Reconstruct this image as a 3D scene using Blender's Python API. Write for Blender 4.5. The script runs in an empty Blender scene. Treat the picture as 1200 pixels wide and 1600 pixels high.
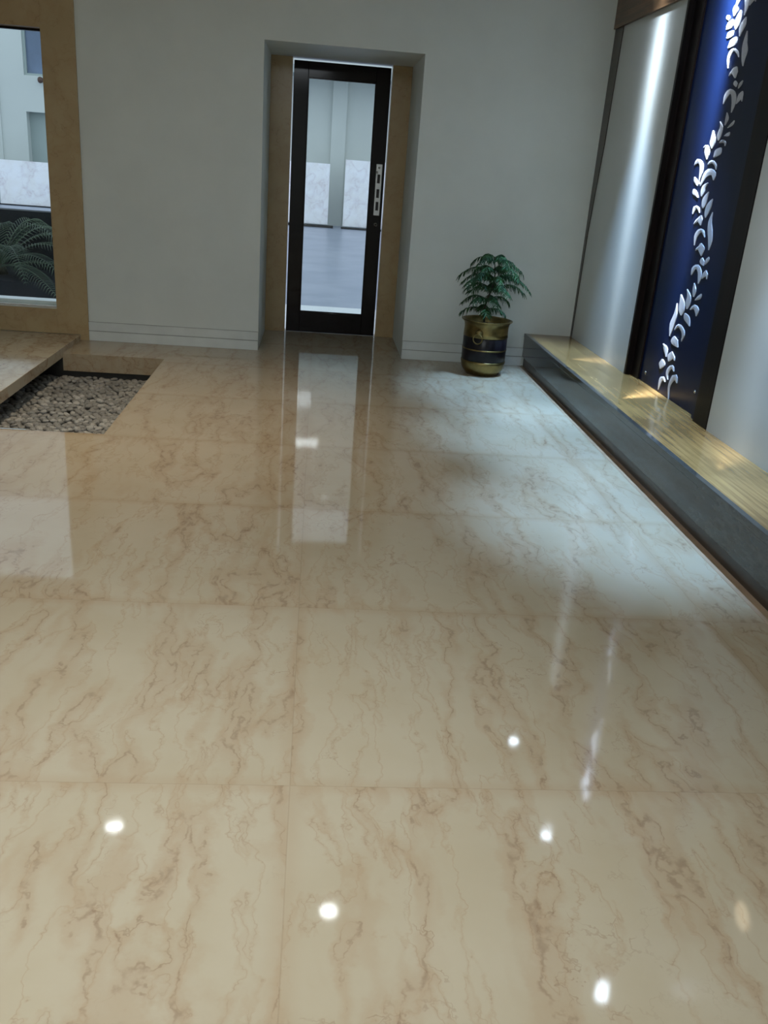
import bpy, math, random
from mathutils import Vector, Matrix, noise
random.seed(7)
sc = bpy.context.scene
col = sc.collection
R = math.radians

# ---------------------------------------------------------------- camera
cam_d = bpy.data.cameras.new('camera'); cam = bpy.data.objects.new('camera', cam_d); col.objects.link(cam)
cam_d.sensor_fit = 'VERTICAL'; cam_d.sensor_height = 24.0; cam_d.sensor_width = 18.0
cam_d.lens = 1378.45/1600*24.0; cam_d.clip_start = .05; cam_d.clip_end = 200
rt = Vector((0.99515507, -0.06608705, 0.0727934)); up = Vector((-0.04367122, 0.36621616, 0.92950447)); fw = Vector((0.08808633, 0.92818006, -0.36155576))
cam.matrix_world = Matrix(((rt.x, up.x, -fw.x, 0), (rt.y, up.y, -fw.y, -7.2414), (rt.z, up.z, -fw.z, 1.45), (0, 0, 0, 1)))
sc.camera = cam

# ---------------------------------------------------------------- world and exposure
sc.view_settings.view_transform = 'Standard'; sc.view_settings.look = 'None'
sc.view_settings.gamma = 1.0; sc.view_settings.use_curve_mapping = False
EXPOSURE = 0.0
sc.view_settings.exposure = EXPOSURE
w = bpy.data.worlds.new('overcast_sky'); sc.world = w; w.use_nodes = True
bg = w.node_tree.nodes['Background']; bg.inputs[0].default_value = (.74, .86, 1.0, 1); bg.inputs[1].default_value = 1.3

# lamps: (x, y, power, colour, spot angle, blend, radius, power, turn and spread of the narrow wall-washing beam)
LS = .5   # overall lamp power
WARM = (1.0, .83, .60); NEUT = (.90, .98, 1.0); COOL = (.72, .86, 1.0); BLUE = (.42, .60, 1.0)
CEIL = 3.05
LAMPS = [
 ('round ceiling downlight over the floor in front of the pebble bed', -1.26, -2.1, 380, WARM, 84, 1.0, .055, 0),
 ('round ceiling downlight over the middle of the floor facing the glass door', .26, -2.86, 75, WARM, 80, 1.0, .055, 0),
 ('round ceiling downlight between the pebble bed and the camera', -1.38, -3.8, 115, WARM, 84, 1.0, .055, 0),
 ('round ceiling downlight over the left side near the camera', -.95, -5.6, 320, NEUT, 80, 1.0, .055, 0),
 ('round ceiling downlight over the open floor right of the camera', -.25, -6.2, 310, NEUT, 78, 1.0, .055, 0),
 ('small cool spotlight above the pale wall beside the corner', 1.86, -1.0, 12, COOL, 110, .8, .04, (2000, 4, .31)),
 ('small blue-white spotlight above the black carved panel', 1.87, -2.15, 12, COOL, 110, .8, .04, (5200, 36, .72)),
 ('small cool spotlight above the pale wall nearest the camera', 1.88, -3.5, 12, COOL, 110, .8, .04, (1300, 56, .34)),
 ('round ceiling downlight in front of the large window', -3.0, -2.75, 60, NEUT, 100, .9, .055, 0),
]

# outlines of the leaf inlays on the panel, in millimetres (y, z pairs, left and right edge alternating)
LEAVES=[[-1981,2407,-1990,2406,-1975,2403,-2000,2399,-1965,2398,-2015,2389,-1957,2391,-2026,2378,-1957,2384,-2026,2369,-1964,2373,-2017,2361,-1973,2361,-2004,2354,-1980,2353,-1994,2349],
[-1898,2368,-1913,2366,-1894,2366,-1920,2362,-1888,2362,-1930,2356,-1885,2357,-1938,2351,-1889,2352,-1940,2348,-1900,2346,-1938,2344,-1913,2341,-1935,2340,-1922,2338,-1932,2337],
[-2060,2369,-2066,2367,-2052,2364,-2072,2359,-2040,2357,-2080,2347,-2029,2348,-2085,2335,-2020,2337,-2085,2321,-2012,2324,-2082,2307,-2010,2311,-2077,2295,-2017,2298,-2068,2288,-2029,2287,-2056,2282,-2038,2280,-2047,2278],
[-1975,2338,-1987,2335,-1961,2336,-1993,2327,-1941,2332,-2001,2315,-1924,2329,-2003,2304,-1916,2323,-1992,2296,-1913,2314,-1968,2293,-1913,2304,-1941,2293,-1912,2297,-1922,2293],
[-2145,2325,-2150,2323,-2132,2320,-2154,2314,-2114,2313,-2159,2301,-2100,2305,-2160,2288,-2092,2296,-2154,2279,-2088,2286,-2145,2271,-2087,2275,-2137,2263,-2092,2262,-2129,2255,-2101,2249,-2121,2245,-2107,2240,-2116,2238],
[-2015,2279,-2025,2275,-2001,2279,-2025,2269,-1979,2280,-2026,2261,-1959,2279,-2024,2254,-1947,2275,-2015,2249,-1943,2267,-1996,2247,-1942,2258,-1975,2246,-1942,2251,-1961,2245],
[-2191,2255,-2199,2253,-2185,2241,-2205,2237,-2177,2221,-2214,2215,-2171,2203,-2222,2195,-2169,2190,-2231,2182,-2169,2180,-2240,2171,-2172,2169,-2245,2158,-2177,2154,-2243,2143,-2185,2137,-2236,2128,-2193,2121,-2231,2115,-2204,2107,-2229,2104,-2215,2095,-2228,2093,-2223,2087,-2228,2086],
[-2066,2243,-2077,2240,-2051,2242,-2082,2233,-2029,2241,-2090,2222,-2010,2239,-2091,2211,-1998,2233,-2078,2204,-1991,2221,-2050,2199,-1987,2208,-2019,2196,-1984,2199,-1997,2195],
[-2155,2136,-2149,2136,-2150,2145,-2136,2144,-2141,2156,-2118,2155,-2128,2168,-2101,2163,-2108,2177,-2089,2169,-2084,2185,-2077,2173,-2058,2188,-2072,2174,-2036,2186,-2068,2172,-2022,2180,-2060,2168,-2012,2172,-2053,2161,-2006,2161,-2047,2152,-2005,2147,-2042,2141,-2007,2134,-2039,2129,-2016,2119,-2039,2116,-2027,2104,-2041,2103,-2036,2094,-2043,2093],
[-2150,2092,-2162,2088,-2135,2092,-2165,2082,-2112,2090,-2170,2073,-2093,2083,-2175,2066,-2093,2070,-2175,2062,-2112,2056,-2170,2053,-2136,2044,-2166,2043,-2152,2036,-2162,2035],
[-2076,2052,-2071,2054,-2083,2054,-2073,2058,-2095,2058,-2077,2063,-2106,2061,-2081,2070,-2117,2064,-2088,2075,-2128,2068,-2096,2080,-2139,2071,-2105,2084,-2146,2073,-2111,2087],
[-2166,2023,-2174,2022,-2160,2021,-2181,2018,-2152,2017,-2191,2013,-2148,2011,-2200,2008,-2152,2005,-2202,2004,-2165,1999,-2200,1999,-2179,1994,-2198,1994,-2189,1990,-2196,1990],
[-2257,2017,-2264,2014,-2249,2014,-2263,2010,-2238,2011,-2260,2004,-2228,2006,-2257,1998,-2222,2001,-2251,1993,-2220,1993,-2242,1988,-2221,1986,-2233,1983,-2221,1981,-2226,1980],
[-2074,1914,-2066,1915,-2083,1924,-2063,1927,-2095,1937,-2059,1944,-2109,1948,-2061,1959,-2122,1956,-2072,1971,-2135,1962,-2089,1981,-2138,1963,-2119,1986,-2134,1962,-2159,1979,-2143,1958,-2189,1968,-2153,1951,-2210,1953,-2161,1941,-2220,1938,-2169,1927,-2224,1922,-2177,1913,-2223,1907,-2183,1896,-2217,1891,-2189,1879,-2206,1876,-2193,1866,-2198,1865],
[-2281,1964,-2289,1962,-2271,1962,-2293,1957,-2257,1958,-2298,1948,-2244,1953,-2299,1939,-2236,1944,-2291,1930,-2233,1930,-2273,1920,-2233,1916,-2252,1911,-2232,1906,-2238,1905],
[-2301,1914,-2295,1914,-2300,1919,-2290,1920,-2300,1926,-2283,1927,-2299,1934,-2276,1935,-2297,1940,-2274,1942,-2293,1946,-2275,1948,-2289,1952,-2277,1953,-2286,1955,-2279,1956],
[-2138,1869,-2144,1868,-2138,1863,-2152,1862,-2137,1854,-2164,1853,-2136,1845,-2174,1842,-2136,1836,-2175,1831,-2138,1825,-2167,1821,-2140,1813,-2157,1811,-2141,1805,-2150,1804],
[-2251,1825,-2256,1824,-2244,1822,-2255,1819,-2234,1818,-2254,1812,-2223,1813,-2249,1805,-2214,1809,-2238,1800,-2203,1802,-2221,1795,-2192,1796,-2202,1792,-2185,1791,-2189,1789],
[-2221,1769,-2229,1766,-2213,1767,-2229,1763,-2201,1766,-2229,1757,-2191,1765,-2225,1751,-2185,1763,-2213,1748,-2178,1759,-2195,1748,-2170,1755,-2179,1749,-2164,1752,-2167,1750],
[-2070,1826,-2076,1827,-2076,1819,-2089,1820,-2084,1809,-2109,1810,-2086,1799,-2123,1797,-2081,1788,-2127,1781,-2072,1773,-2125,1765,-2067,1759,-2122,1752,-2073,1746,-2116,1743,-2084,1736,-2109,1735,-2092,1730,-2103,1729],
[-1997,1784,-2006,1784,-1995,1775,-2019,1774,-1992,1761,-2037,1759,-1989,1748,-2052,1745,-1987,1738,-2058,1732,-1984,1727,-2060,1720,-1987,1716,-2058,1711,-1999,1705,-2053,1703,-2014,1696,-2044,1695,-2026,1690,-2038,1690],
[-1915,1695,-1911,1697,-1931,1697,-1919,1702,-1949,1698,-1932,1709,-1940,1698,-1969,1708,-1934,1695,-1991,1695,-1934,1683,-2003,1682,-1938,1670,-2010,1669,-1953,1656,-2010,1656,-1972,1642,-2005,1642,-1986,1633,-2000,1633],
[-2201,1700,-2195,1700,-2203,1705,-2190,1706,-2205,1712,-2184,1712,-2201,1720,-2177,1716,-2185,1728,-2172,1715,-2165,1732,-2164,1715,-2144,1733,-2160,1716,-2128,1729,-2152,1716,-2121,1723,-2137,1716,-2117,1719,-2125,1715],
[-2148,1693,-2161,1690,-2132,1692,-2164,1683,-2109,1689,-2168,1673,-2088,1685,-2168,1663,-2076,1678,-2158,1656,-2073,1666,-2135,1650,-2074,1654,-2109,1645,-2075,1645,-2090,1641],
[-1833,1601,-1825,1602,-1848,1607,-1827,1611,-1868,1614,-1831,1624,-1877,1615,-1852,1635,-1876,1613,-1894,1633,-1889,1610,-1929,1624,-1901,1605,-1954,1610,-1909,1594,-1964,1594,-1916,1578,-1966,1577,-1921,1563,-1965,1560,-1926,1548,-1960,1546,-1930,1534,-1952,1532,-1934,1522,-1947,1521,-1939,1512,-1947,1512,-1945,1506,-1950,1506,-1948,1501,-1953,1501],
[-2022,1604,-2016,1605,-2038,1608,-2021,1613,-2059,1612,-2031,1623,-2068,1612,-2056,1630,-2073,1611,-2091,1626,-2091,1607,-2116,1617,-2107,1602,-2135,1608,-2119,1595,-2143,1597,-2131,1586,-2144,1587,-2139,1580,-2144,1580],
[-2140,1524,-2131,1525,-2146,1534,-2119,1534,-2154,1548,-2103,1546,-2148,1564,-2089,1552,-2117,1577,-2083,1550,-2076,1584,-2075,1550,-2030,1583,-2075,1551,-2000,1573,-2066,1550,-1985,1559,-2045,1544,-1975,1544,-2024,1535,-1970,1525,-2005,1520,-1968,1505,-1987,1503,-1968,1491,-1975,1490],
[-1857,1537,-1866,1538,-1857,1532,-1877,1535,-1857,1525,-1892,1530,-1860,1518,-1906,1524,-1870,1511,-1915,1517,-1888,1503,-1921,1508,-1908,1496,-1924,1499,-1921,1492,-1927,1492],
[-1878,1472,-1890,1473,-1875,1467,-1902,1470,-1871,1459,-1919,1465,-1874,1450,-1934,1461,-1891,1441,-1943,1456,-1919,1435,-1953,1446,-1947,1430,-1964,1436,-1967,1427,-1971,1429],
[-2064,1510,-2070,1508,-2048,1507,-2063,1502,-2024,1501,-2054,1492,-2003,1493,-2048,1484,-1993,1482,-2047,1477,-1990,1471,-2047,1467,-1990,1461,-2045,1458,-1995,1452,-2037,1449,-2002,1443,-2027,1442,-2008,1437,-2020,1436],
[-2099,1463,-2106,1461,-2083,1455,-2105,1451,-2059,1443,-2104,1436,-2041,1430,-2102,1424,-2034,1417,-2101,1413,-2035,1404,-2099,1401,-2038,1393,-2095,1391,-2045,1385,-2088,1384,-2055,1378,-2080,1378,-2062,1374,-2074,1374],
[-2171,1428,-2177,1427,-2153,1420,-2177,1416,-2129,1408,-2177,1400,-2109,1394,-2175,1386,-2101,1379,-2168,1373,-2099,1364,-2159,1359,-2101,1351,-2151,1348,-2107,1339,-2143,1339,-2117,1331,-2136,1331,-2124,1325,-2131,1325],
[-2206,1359,-2211,1359,-2197,1346,-2213,1345,-2185,1327,-2215,1325,-2177,1308,-2220,1307,-2177,1291,-2229,1294,-2181,1276,-2241,1281,-2188,1261,-2253,1266,-2198,1243,-2262,1248,-2211,1225,-2270,1229,-2223,1207,-2274,1210,-2234,1190,-2271,1191,-2245,1172,-2263,1173,-2252,1160,-2258,1160],
[-2034,1348,-2029,1347,-2031,1355,-2017,1353,-2024,1365,-2000,1360,-2013,1374,-1985,1364,-1993,1381,-1974,1366,-1965,1385,-1969,1366,-1932,1378,-1975,1368,-1925,1365,-1965,1361,-1927,1349,-1953,1347,-1929,1337,-1945,1336],
[-2060,1335,-2072,1334,-2048,1332,-2076,1328,-2031,1326,-2084,1321,-2017,1317,-2090,1315,-2020,1305,-2092,1310,-2039,1295,-2090,1301,-2060,1287,-2087,1290,-2075,1281,-2086,1283],
[-1985,1280,-1979,1281,-1994,1284,-1982,1286,-2008,1290,-1986,1294,-2022,1296,-1993,1303,-2034,1301,-2002,1310,-2046,1306,-2015,1316,-2057,1311,-2027,1321,-2065,1314,-2036,1325],
[-2171,1223,-2164,1222,-2164,1232,-2149,1229,-2153,1246,-2127,1240,-2138,1257,-2109,1245,-2114,1263,-2101,1246,-2084,1264,-2100,1245,-2057,1258,-2098,1244,-2039,1247,-2087,1238,-2026,1233,-2073,1227,-2020,1217,-2062,1215,-2025,1199,-2056,1200,-2036,1181,-2053,1182,-2044,1169,-2052,1169],
[-2125,1187,-2140,1188,-2118,1180,-2154,1184,-2108,1171,-2174,1177,-2102,1160,-2191,1169,-2108,1150,-2197,1159,-2128,1139,-2191,1145,-2151,1128,-2182,1131,-2167,1120,-2175,1121],
[-2081,1141,-2076,1142,-2089,1144,-2078,1146,-2099,1148,-2080,1152,-2110,1151,-2086,1158,-2120,1155,-2095,1164,-2132,1159,-2108,1169,-2144,1163,-2121,1173,-2153,1166,-2130,1176],
[-2188,1114,-2197,1114,-2180,1109,-2205,1109,-2169,1101,-2216,1103,-2163,1091,-2226,1098,-2171,1082,-2229,1094,-2191,1076,-2229,1087,-2212,1073,-2230,1079,-2226,1072,-2232,1074],
[-2272,1125,-2280,1124,-2265,1122,-2282,1120,-2255,1117,-2285,1114,-2246,1111,-2285,1108,-2241,1105,-2281,1101,-2241,1096,-2270,1094,-2242,1088,-2258,1086,-2243,1082,-2250,1081],
[-2089,1005,-2082,1005,-2098,1015,-2077,1015,-2110,1029,-2072,1030,-2122,1039,-2074,1045,-2134,1045,-2088,1057,-2143,1047,-2113,1067,-2135,1047,-2154,1071,-2138,1046,-2184,1063,-2153,1039,-2202,1051,-2166,1030,-2215,1039,-2173,1021,-2223,1026,-2178,1010,-2226,1014,-2183,999,-2227,1002,-2189,988,-2222,990,-2196,978,-2215,979,-2200,971,-2209,971],
[-2270,1053,-2281,1052,-2263,1049,-2285,1048,-2252,1043,-2289,1041,-2243,1036,-2291,1033,-2238,1029,-2285,1025,-2237,1019,-2272,1016,-2238,1009,-2256,1007,-2238,1002,-2245,1002],
[-2306,1008,-2300,1007,-2307,1014,-2294,1013,-2307,1023,-2286,1021,-2307,1032,-2278,1029,-2301,1039,-2273,1034,-2292,1043,-2271,1038,-2282,1046,-2270,1042,-2275,1047,-2268,1045],
[-2144,968,-2151,969,-2143,959,-2161,961,-2142,945,-2176,950,-2142,932,-2189,937,-2146,920,-2193,925,-2153,909,-2191,912,-2162,899,-2185,901,-2168,892,-2181,893],
[-2268,923,-2277,922,-2259,918,-2278,917,-2246,913,-2280,909,-2233,907,-2277,900,-2225,901,-2264,891,-2217,893,-2242,885,-2207,884,-2220,879,-2201,877,-2205,876],
[-2063,921,-2069,923,-2070,911,-2088,915,-2079,896,-2115,905,-2084,883,-2136,891,-2083,871,-2146,877,-2079,858,-2148,862,-2079,845,-2147,849,-2088,832,-2140,837,-2100,822,-2130,824,-2109,814,-2122,815],
[-1985,880,-1995,882,-1987,868,-2014,874,-1988,852,-2040,861,-1990,836,-2061,847,-1991,821,-2073,831,-1994,805,-2079,814,-2000,790,-2080,800,-2013,780,-2074,787,-2030,772,-2063,776,-2042,767,-2056,768],
[-1953,824,-1959,825,-1951,808,-1967,809,-1947,784,-1979,787,-1940,761,-1987,764,-1928,740,-1987,742,-1912,717,-1983,719,-1904,693,-1976,697,-1910,666,-1966,671,-1924,641,-1953,644,-1934,623,-1943,624],
[-2167,817,-2160,818,-2187,823,-2167,828,-2212,830,-2178,841,-2219,829,-2206,854,-2208,827,-2248,853,-2215,825,-2270,845,-2224,822,-2282,834,-2236,814,-2281,820,-2249,804,-2272,806,-2257,795,-2265,796],
[-2093,785,-2105,789,-2092,778,-2121,788,-2090,768,-2144,786,-2093,758,-2166,781,-2109,749,-2181,772,-2140,741,-2191,757,-2174,733,-2199,741,-2197,727,-2204,730],
[-2000,672,-1992,673,-2016,682,-1997,684,-2038,694,-2007,699,-2046,696,-2034,714,-2049,694,-2075,715,-2068,689,-2104,708,-2086,684,-2126,700,-2098,678,-2141,691,-2108,671,-2150,680,-2115,663,-2153,668,-2120,651,-2148,653,-2122,636,-2138,637,-2124,626,-2130,626],
[-2001,635,-2018,637,-1989,626,-2033,633,-1973,613,-2053,627,-1968,598,-2070,624,-1988,586,-2076,620,-2025,582,-2082,609,-2063,582,-2090,596,-2089,583,-2096,586],
[-1858,560,-1864,563,-1863,554,-1881,562,-1870,545,-1906,561,-1877,537,-1932,556,-1887,529,-1948,544,-1904,517,-1952,528,-1924,505,-1952,511,-1937,496,-1952,499],
[-2013,544,-2023,546,-2000,537,-2034,540,-1981,527,-2050,533,-1966,516,-2061,524,-1962,507,-2058,513,-1970,496,-2041,500,-1982,486,-2019,488,-1990,479,-2005,480],
[-2082,502,-2076,501,-2081,507,-2068,504,-2078,515,-2057,508,-2073,522,-2046,513,-2065,528,-2038,518,-2052,532,-2030,523,-2038,535,-2023,529,-2029,538,-2017,533],
[-1880,470,-1895,473,-1872,461,-1910,470,-1860,450,-1933,466,-1850,440,-1950,457,-1850,434,-1951,445,-1860,426,-1933,431,-1872,417,-1911,419,-1881,410,-1896,411],
[-2105,442,-2097,439,-2100,451,-2082,444,-2092,463,-2061,450,-2067,471,-2056,450,-2028,461,-2064,450,-2007,447,-2052,442,-1994,433,-2041,433,-1988,420,-2034,423,-1989,406,-2028,412,-1994,395,-2026,402,-2006,386,-2029,392,-2023,379,-2035,383,-2034,374,-2041,376],
[-2004,354,-1996,350,-1996,361,-1978,353,-1984,372,-1953,356,-1959,378,-1945,355,-1918,367,-1962,358,-1905,353,-1957,354,-1900,339,-1948,344,-1903,320,-1938,325,-1910,299,-1929,302,-1915,284,-1923,285],
[-2180,387,-2172,385,-2178,400,-2152,392,-2173,418,-2124,400,-2145,431,-2120,399,-2089,414,-2147,405,-2076,396,-2134,395,-2068,380,-2118,381,-2062,366,-2106,368,-2059,349,-2095,354,-2061,330,-2089,336,-2072,305,-2092,310,-2088,278,-2099,280,-2099,258,-2104,260]]

# ---------------------------------------------------------------- mesh helpers
class MB:
    def __init__(s): s.v = []; s.f = []; s.sm = []
    def add(s, vs, fs, smooth=False):
        n = len(s.v); s.v += [tuple(v) for v in vs]; s.f += [tuple(i+n for i in f) for f in fs]; s.sm += [smooth]*len(fs)
    def box(s, x0, x1, y0, y1, z0, z1):
        s.add([(x0,y0,z0),(x1,y0,z0),(x1,y1,z0),(x0,y1,z0),(x0,y0,z1),(x1,y0,z1),(x1,y1,z1),(x0,y1,z1)],
              [(0,3,2,1),(4,5,6,7),(0,1,5,4),(1,2,6,5),(2,3,7,6),(3,0,4,7)])
        return s
    def lathe(s, prof, c=(0,0,0), n=40, cap0=False, cap1=False):
        vs = []; fs = []
        for r, z in prof:
            for i in range(n):
                a = 2*math.pi*i/n; vs.append((c[0]+r*math.cos(a), c[1]+r*math.sin(a), c[2]+z))
        for j in range(len(prof)-1):
            for i in range(n):
                k = (i+1) % n; fs.append((j*n+i, j*n+k, (j+1)*n+k, (j+1)*n+i))
        if cap0: fs.append(tuple(range(n-1, -1, -1)))
        if cap1: fs.append(tuple((len(prof)-1)*n+i for i in range(n)))
        s.add(vs, fs, True); return s
    def tube(s, pts, rad, n=8, closed=False):
        pts = [Vector(p) for p in pts]; m = len(pts); rr = rad if isinstance(rad, (list, tuple)) else [rad]*m
        vs = []; fs = []
        for j in range(m):
            if closed: t = pts[(j+1) % m]-pts[j-1]
            else: t = pts[min(j+1, m-1)]-pts[max(j-1, 0)]
            t.normalize(); a = t.cross(Vector((0, 0, 1)))
            if a.length < .1: a = t.cross(Vector((0, 1, 0)))
            a.normalize(); b = t.cross(a)
            for i in range(n):
                an = 2*math.pi*i/n; vs.append(pts[j]+(a*math.cos(an)+b*math.sin(an))*rr[j])
        for j in range(m if closed else m-1):
            j2 = (j+1) % m
            for i in range(n):
                k = (i+1) % n; fs.append((j*n+i, j2*n+i, j2*n+k, j*n+k))
        if not closed: fs.append(tuple(range(n))); fs.append(tuple((m-1)*n+i for i in range(n-1, -1, -1)))
        s.add(vs, fs, True); return s
    def build(s, name, mat, parent=None, bevel=0, loc=None):
        me = bpy.data.meshes.new(name); me.from_pydata(s.v, [], s.f); me.update()
        me.polygons.foreach_set('use_smooth', s.sm)
        me.materials.append(mat)
        o = bpy.data.objects.new(name, me); col.objects.link(o)
        if parent is not None:
            o.parent = parent; o.matrix_parent_inverse = Matrix.Translation(-Vector(parent.location))
        if bevel:
            b = o.modifiers.new('bevel', 'BEVEL'); b.width = bevel; b.segments = 2; b.limit_method = 'ANGLE'
        return o
def B(*a): return MB().box(*a)
def tag(o, label, cat, group=None, kind=None):
    o['label'] = label; o['category'] = cat
    if group: o['group'] = group
    if kind: o['kind'] = kind
    return o
def thing(name, label, cat, loc, group=None):
    o = bpy.data.objects.new(name, None); o.empty_display_size = .05; o.location = loc; col.objects.link(o)
    return tag(o, label, cat, group)
def struct(o, label=None, cat=None):
    o['kind'] = 'structure'
    if label: o['label'] = label
    if cat: o['category'] = cat
    return o

# ---------------------------------------------------------------- materials
class NT:
    def __init__(s, name):
        s.m = bpy.data.materials.new(name); s.m.use_nodes = True; s.t = s.m.node_tree
        s.b = s.t.nodes['Principled BSDF']
        s.tc = s.t.nodes.new('ShaderNodeTexCoord')
    def n(s, typ, **kw):
        o = s.t.nodes.new(typ)
        for k, v in kw.items():
            if k in o.inputs.keys(): o.inputs[k].default_value = v
            else: setattr(o, k, v)
        return o
    def l(s, a, b): s.t.links.new(a, b)
    def math(s, op, a, b=None, clamp=False):
        o = s.t.nodes.new('ShaderNodeMath'); o.operation = op; o.use_clamp = clamp
        for i, x in enumerate((a, b)):
            if x is None: continue
            if isinstance(x, (int, float)): o.inputs[i].default_value = x
            else: s.l(x, o.inputs[i])
        return o.outputs[0]
    def vmath(s, op, a, b):
        o = s.t.nodes.new('ShaderNodeVectorMath'); o.operation = op
        for i, x in enumerate((a, b)):
            if isinstance(x, (tuple, list)): o.inputs[i].default_value = x
            else: s.l(x, o.inputs[i])
        return o.outputs[0]
    def noise(s, vec, scale, detail=4, rough=.55, out='Fac'):
        o = s.n('ShaderNodeTexNoise', Scale=scale, Detail=detail, Roughness=rough); s.l(vec, o.inputs['Vector']); return o.outputs[out]
    def mix(s, fac, a, b, blend='MIX'):
        o = s.t.nodes.new('ShaderNodeMix'); o.data_type = 'RGBA'; o.blend_type = blend
        for i, x in ((0, fac), (6, a), (7, b)):
            if isinstance(x, (int, float)): o.inputs[i].default_value = x
            elif isinstance(x, tuple): o.inputs[i].default_value = (*x, 1)
            else: s.l(x, o.inputs[i])
        return o.outputs[2]
    def ramp(s, fac, a, b):
        o = s.n('ShaderNodeMapRange'); o.interpolation_type = 'SMOOTHSTEP'
        o.inputs[1].default_value = a; o.inputs[2].default_value = b; s.l(fac, o.inputs[0]); return o.outputs[0]
    def bump(s, h, strength=.2, dist=.01):
        o = s.n('ShaderNodeBump', Strength=strength, Distance=dist); s.l(h, o.inputs['Height']); s.l(o.outputs[0], s.b.inputs['Normal'])
def plain(name, c, rough=.5, metal=0, var=.08, scale=6, spec=.5, bump=0, c2=None, coat=0):
    k = NT(name); nz = k.noise(k.tc.outputs['Object'], scale, 5)
    d = c2 or tuple(x*(1-3*var) for x in c)
    k.l(k.mix(k.ramp(nz, .3, .7), tuple(c), tuple(d)), k.b.inputs['Base Color'])
    k.b.inputs['Roughness'].default_value = rough; k.b.inputs['Metallic'].default_value = metal
    k.b.inputs['Specular IOR Level'].default_value = spec; k.b.inputs['Coat Weight'].default_value = coat
    if bump: k.bump(k.noise(k.tc.outputs['Object'], scale*12, 3), bump, .005)
    return k.m
def marble(name, base, band, crack, tile=None, rough=.06, sx=2.6, sy=.8, spec=.5, bandw=1.0, wobble=.45, str_=1.0):
    k = NT(name); P = k.tc.outputs['Object']
    if tile:
        sp = k.n('ShaderNodeSeparateXYZ'); k.l(P, sp.inputs[0])
        ux = k.math('DIVIDE', k.math('ADD', sp.outputs[0], tile[2]), tile[0]); uy = k.math('DIVIDE', k.math('ADD', sp.outputs[1], tile[3]), tile[1])
        ix = k.math('FLOOR', ux); iy = k.math('FLOOR', uy)
        cb = k.n('ShaderNodeCombineXYZ'); k.l(k.math('MULTIPLY', ix, .37), cb.inputs[0]); k.l(k.math('MULTIPLY', iy, .05), cb.inputs[1]); k.l(k.math('ADD', k.math('MULTIPLY', ix, 1.3), k.math('MULTIPLY', iy, .11)), cb.inputs[2])
        Q = k.vmath('ADD', P, cb.outputs[0])
        fx = k.math('ABSOLUTE', k.math('SUBTRACT', k.math('FRACT', ux), .5)); fy = k.math('ABSOLUTE', k.math('SUBTRACT', k.math('FRACT', uy), .5))
        seam = k.math('MAXIMUM', k.math('GREATER_THAN', fx, .5-.0016/tile[0]), k.math('GREATER_THAN', fy, .5-.0016/tile[1]))
        near = k.math('MAXIMUM', k.ramp(fx, .5-.05/tile[0], .5), k.ramp(fy, .5-.05/tile[1], .5))
        wn = k.n('ShaderNodeTexWhiteNoise', noise_dimensions='2D'); cb2 = k.n('ShaderNodeCombineXYZ'); k.l(ix, cb2.inputs[0]); k.l(iy, cb2.inputs[1]); k.l(cb2.outputs[0], wn.inputs[0])
    else: Q = P; seam = None
    wob = k.noise(Q, 2.3, 6, .62, 'Color')
    D = k.vmath('ADD', Q, k.vmath('MULTIPLY', k.vmath('SUBTRACT', wob, (.5, .5, .5)), (wobble,)*3))
    S = k.vmath('MULTIPLY', D, (sx, sy, sx))
    n1 = k.noise(S, 1.25, 3, .55); v1 = k.math('ABSOLUTE', k.math('SUBTRACT', n1, .5))
    n2 = k.noise(k.vmath('ADD', S, (5, 3, 1)), 2.6, 3, .55); v2 = k.math('ABSOLUTE', k.math('SUBTRACT', n2, .5))
    D3 = k.vmath('ADD', Q, k.vmath('MULTIPLY', k.vmath('SUBTRACT', wob, (.5, .5, .5)), (.7, .7, .7)))
    vo = k.n('ShaderNodeTexVoronoi', feature='DISTANCE_TO_EDGE', Scale=3.3); k.l(k.vmath('MULTIPLY', D3, (1.25, .6, 1)), vo.inputs['Vector'])
    msk = k.ramp(k.noise(k.vmath('ADD', Q, (9, 1, 2)), 2.2, 4), .42, .62)
    brk = k.ramp(k.noise(Q, 22, 3), .35, .6)
    band1 = k.math('SUBTRACT', 1.0, k.ramp(v1, 0, .07*bandw)); band2 = k.math('SUBTRACT', 1.0, k.ramp(v2, 0, .035*bandw))
    fine1 = k.math('MULTIPLY', k.math('SUBTRACT', 1.0, k.ramp(v1, .0, .010)), brk)
    fine2 = k.math('MULTIPLY', k.math('SUBTRACT', 1.0, k.ramp(v2, .0, .006)), brk)
    fine3 = k.math('MULTIPLY', k.math('MULTIPLY', k.math('SUBTRACT', 1.0, k.ramp(vo.outputs['Distance'], 0, .014)), msk), brk)
    cloud = k.ramp(k.noise(Q, 3.5, 5), .3, .75)
    c = k.mix(cloud, base, tuple(x*y for x, y in zip(base, (.94, .92, .88))))
    c = k.mix(k.math('MULTIPLY', band1, .50*str_), c, band)
    c = k.mix(k.math('MULTIPLY', band2, .34*str_), c, band)
    c = k.mix(k.math('MULTIPLY', fine3, .62*str_), c, crack)
    c = k.mix(k.math('MULTIPLY', fine2, .42*str_), c, crack)
    c = k.mix(k.math('MULTIPLY', fine1, .72*str_), c, crack)
    if seam is not None:
        c = k.mix(k.math('MULTIPLY', wn.outputs['Value'], .08), c, tuple(x*.7 for x in base))
        c = k.mix(k.math('MULTIPLY', near, .22), c, band)
        c = k.mix(k.math('MULTIPLY', seam, .14), c, tuple(x*.35 for x in band))
    k.l(c, k.b.inputs['Base Color']); k.b.inputs['Roughness'].default_value = rough; k.b.inputs['Specular IOR Level'].default_value = spec
    k.bump(k.noise(P, 5, 2), .02, .01)
    return k.m
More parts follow.
